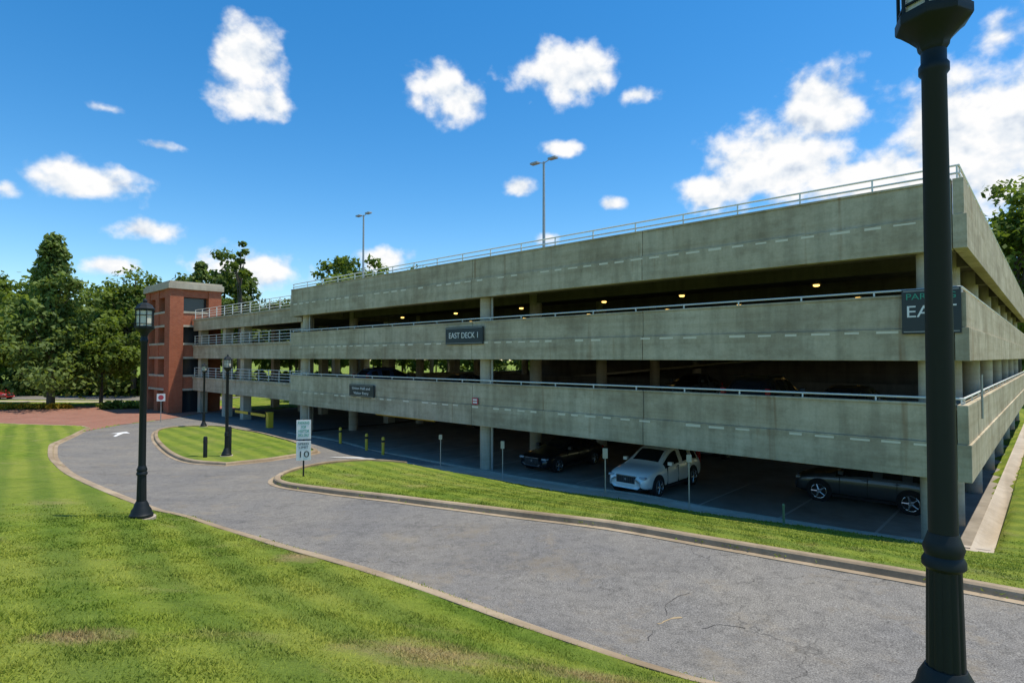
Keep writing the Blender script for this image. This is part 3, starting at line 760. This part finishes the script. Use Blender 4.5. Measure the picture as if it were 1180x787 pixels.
tree('broadleaf_tree',52,60,22,6.5,.2,130,80,.33); tree('broadleaf_tree',60,66,24,7,.2,130,70,.35); tree('broadleaf_tree',46,70,20,6,.2,100,70,.35)
def mass(name,pts,size,per,ncl,mat=L_far):
    Vs=[];Ss=[];mb=MB()
    for (x,y,ht,w) in pts:
        C,R=crown(x,y,h(x,y)+ht*.08,ht*.92,w,ncl); V,s=leaves(C,R,per,size); Vs.append(V);Ss.append(s*rng.uniform(.6,1.05))
        mb.tube((x,y,-.3),(x,y,ht*.7),.25,.1,6)
    e=empty(name); mb.build('trunks',M_bark,e); fast_mesh('foliage',np.vstack(Vs),4,mat,np.concatenate(Ss),e)
P=[]
for i in range(20): P.append((-114+i*4.8+rng.normal(0,1),94-abs(i-8)*.3+rng.normal(0,3.5),rng.uniform(16,21.5),rng.uniform(4.6,6.4)))
for i in range(13): P.append((-18+i*8.5,94+rng.normal(0,3),rng.uniform(13,17),rng.uniform(4.5,6)))
mass('tree_belt',P,.42,55,64)
P=[]
for i in range(60):
    a=math.radians(-100+i*200/59); r=rng.uniform(125,150); P.append((r*math.sin(a),20+r*math.cos(a),rng.uniform(15,22),rng.uniform(7,10)))
mass('distant_trees',P,1.0,26,38)
def hedge(name,x0,y0,x1,y1,w,ht,mat,size=.12,n=400):
    t=rng.random(n); C=np.stack([x0+(x1-x0)*t+rng.normal(0,w*.4,n),y0+(y1-y0)*t+rng.normal(0,w*.4,n),np.zeros(n)],1); C[:,2]=H(C[:,0],C[:,1])+rng.uniform(.1,ht,n)
    V,s=leaves(C,np.full(n,.32),26,size); fast_mesh(name,V,4,mat,s)
hedge('flower_bed',-54,59.5,-46,60.5,.9,.4,L_flower,n=220)
hedge('hedge',-74,81,-40,80,1.6,2.0,L_broad,.2,650)
hedge('hedge',-42,60,-36,62,.8,.7,L_broad,.14,180)
hedge('understory_shrubs',-104,90,20,92,2.5,3.0,L_far,.4,1500)

# ------------------------------------------------------------ sky, sun
w=bpy.data.worlds.new('World'); scene.world=w; w.use_nodes=True; nt=w.node_tree
for q in list(nt.nodes): nt.nodes.remove(q)
class W_(N):
    def __init__(s): s.nt=nt; s.b=None
n=W_()
sky=n.n('TexSky'); sky.sky_type='NISHITA'; sky.sun_disc=False; sky.sun_elevation=math.radians(70); sky.sun_rotation=math.radians(90)
sky.air_density=1.0; sky.dust_density=.2; sky.ozone_density=2.6; sky.altitude=0
hs=n.n('HueSaturation'); hs.inputs['Saturation'].default_value=1.38; hs.inputs['Value'].default_value=1.2; hs.inputs['Hue'].default_value=.497; n.l(sky.outputs[0],hs.inputs['Color'])
bg=n.n('Background'); bg.inputs[1].default_value=.15; n.l(hs.outputs[0],bg.inputs[0])
tc=n.n('TexCoord'); nv=n.n('VectorMath',operation='NORMALIZE'); n.l(tc.outputs['Generated'],nv.inputs[0])
sp=n.n('SeparateXYZ'); n.l(nv.outputs[0],sp.inputs[0])
az=n.math('ARCTAN2',sp.outputs[0],sp.outputs[1]); el=n.math('ARCSINE',sp.outputs[2])
cb=n.n('CombineXYZ'); n.l(az,cb.inputs[0]); n.l(el,cb.inputs[1])
clouds=[(-24.6,25.2,2.7,2.9,1.1),(-24.6,22,3.6,1.5,1.1),(-7.2,25.2,3.0,2.2,1.1),(-5.2,23.9,2.6,1.9,1.05),(5.3,26.3,5.4,2.3,1.1),(7,25,3,1.6,1),(12.4,24.1,2.2,1.,.9),(-36.2,13.9,4.2,1.5,1.0),(-32.0,10.5,3.1,1.0,.95),(-41.6,12.4,1.5,1,.8),
 (28.2,20.6,3.4,3.3,1.15),(25.0,17.2,5.8,3.0,1.25),(20.5,15.2,4.0,1.9,1.05),(38.9,16,5.4,4.4,1.3),(40.5,23,3.2,2.0,.7),(4.9,19.8,2.3,.8,.85),(.7,16.4,1.9,1,.9),(9.7,14.7,1.5,.8,.85),
 (3.8,11.8,1.8,.9,.8),(-12.2,9.5,3,1.3,1),(-24,8,5,1.9,1.0),(-35,7.4,2.6,.9,.9),(32,15,5.4,2.2,1.15),(-35.5,19.5,5,.8,.42),(-31.5,17.4,3.2,.7,.45),
 (70,15,12,4,1),(-66,18,8,4,1),(115,18,12,5,1),(-120,16,12,4,1)]
acc=None
for (a,e_,rx,ry,wt) in clouds:
    s1=n.n('VectorMath',operation='SUBTRACT'); n.l(cb.outputs[0],s1.inputs[0]); s1.inputs[1].default_value=(math.radians(a),math.radians(e_),0)
    s2=n.n('VectorMath',operation='MULTIPLY'); n.l(s1.outputs[0],s2.inputs[0]); s2.inputs[1].default_value=(1/math.radians(rx*1.3),1/math.radians(ry*1.4),0)
    s3=n.n('VectorMath',operation='LENGTH'); n.l(s2.outputs[0],s3.inputs[0])
    v=n.math('MULTIPLY_ADD',s3.outputs['Value'],-1.15,wt)
    acc=v if acc is None else n.math('SMOOTH_MAX',acc,v,.15)
def cn(off,scale,detail=6,rough=.55):
    ad=n.n('VectorMath',operation='ADD'); n.l(nv.outputs[0],ad.inputs[0]); ad.inputs[1].default_value=off
    ml=n.n('VectorMath',operation='MULTIPLY'); n.l(ad.outputs[0],ml.inputs[0]); ml.inputs[1].default_value=(1,1,1.2)
    return n.noise(ml.outputs[0],scale,detail,rough)
n1=cn((0,0,0),19,7,.52); n2=cn((.004,0,.016),19,3,.5)
dens=n.math('ADD',acc,n.math('MULTIPLY',n.math('SUBTRACT',n1,.5),2.1))
mr=n.n('MapRange',interpolation_type='SMOOTHSTEP'); mr.inputs[1].default_value=.02; mr.inputs[2].default_value=.68; n.l(dens,mr.inputs[0])
shd=n.math('ADD',n.math('MULTIPLY',n.math('SUBTRACT',n1,n2),2.4),.56)
thick=n.math('MULTIPLY',dens,.20)
cc=n.ramp(n.math('ADD',shd,thick),[(.22,(.60,.68,.80)),(.52,(.82,.87,.93)),(.82,(1,1,1))])
bc=n.n('Background'); bc.inputs[1].default_value=1.0; n.l(cc,bc.inputs[0])
mx=n.n('MixShader'); n.l(mr.outputs[0],mx.inputs[0]); n.l(bg.outputs[0],mx.inputs[1]); n.l(bc.outputs[0],mx.inputs[2])
out=n.n('OutputWorld'); n.l(mx.outputs[0],out.inputs[0])
try: w.cycles.sampling_method='NONE'
except Exception as ex: print(ex)
sd=bpy.data.lights.new('sun','SUN'); sd.energy=5.0; sd.angle=math.radians(.5); sd.color=(1,.93,.81)
so=link(bpy.data.objects.new('sun',sd)); S=Vector((math.cos(math.radians(70)),0.02,math.sin(math.radians(70)))); so.rotation_euler=S.to_track_quat('Z','Y').to_euler()

cam=bpy.data.cameras.new('camera'); cam.sensor_width=36; cam.lens=20.44; cam.clip_end=3000; cam.clip_start=.05
co=link(bpy.data.objects.new('camera',cam)); co.location=(0,0,E); co.rotation_euler=(math.radians(91.58),0,0); scene.camera=co
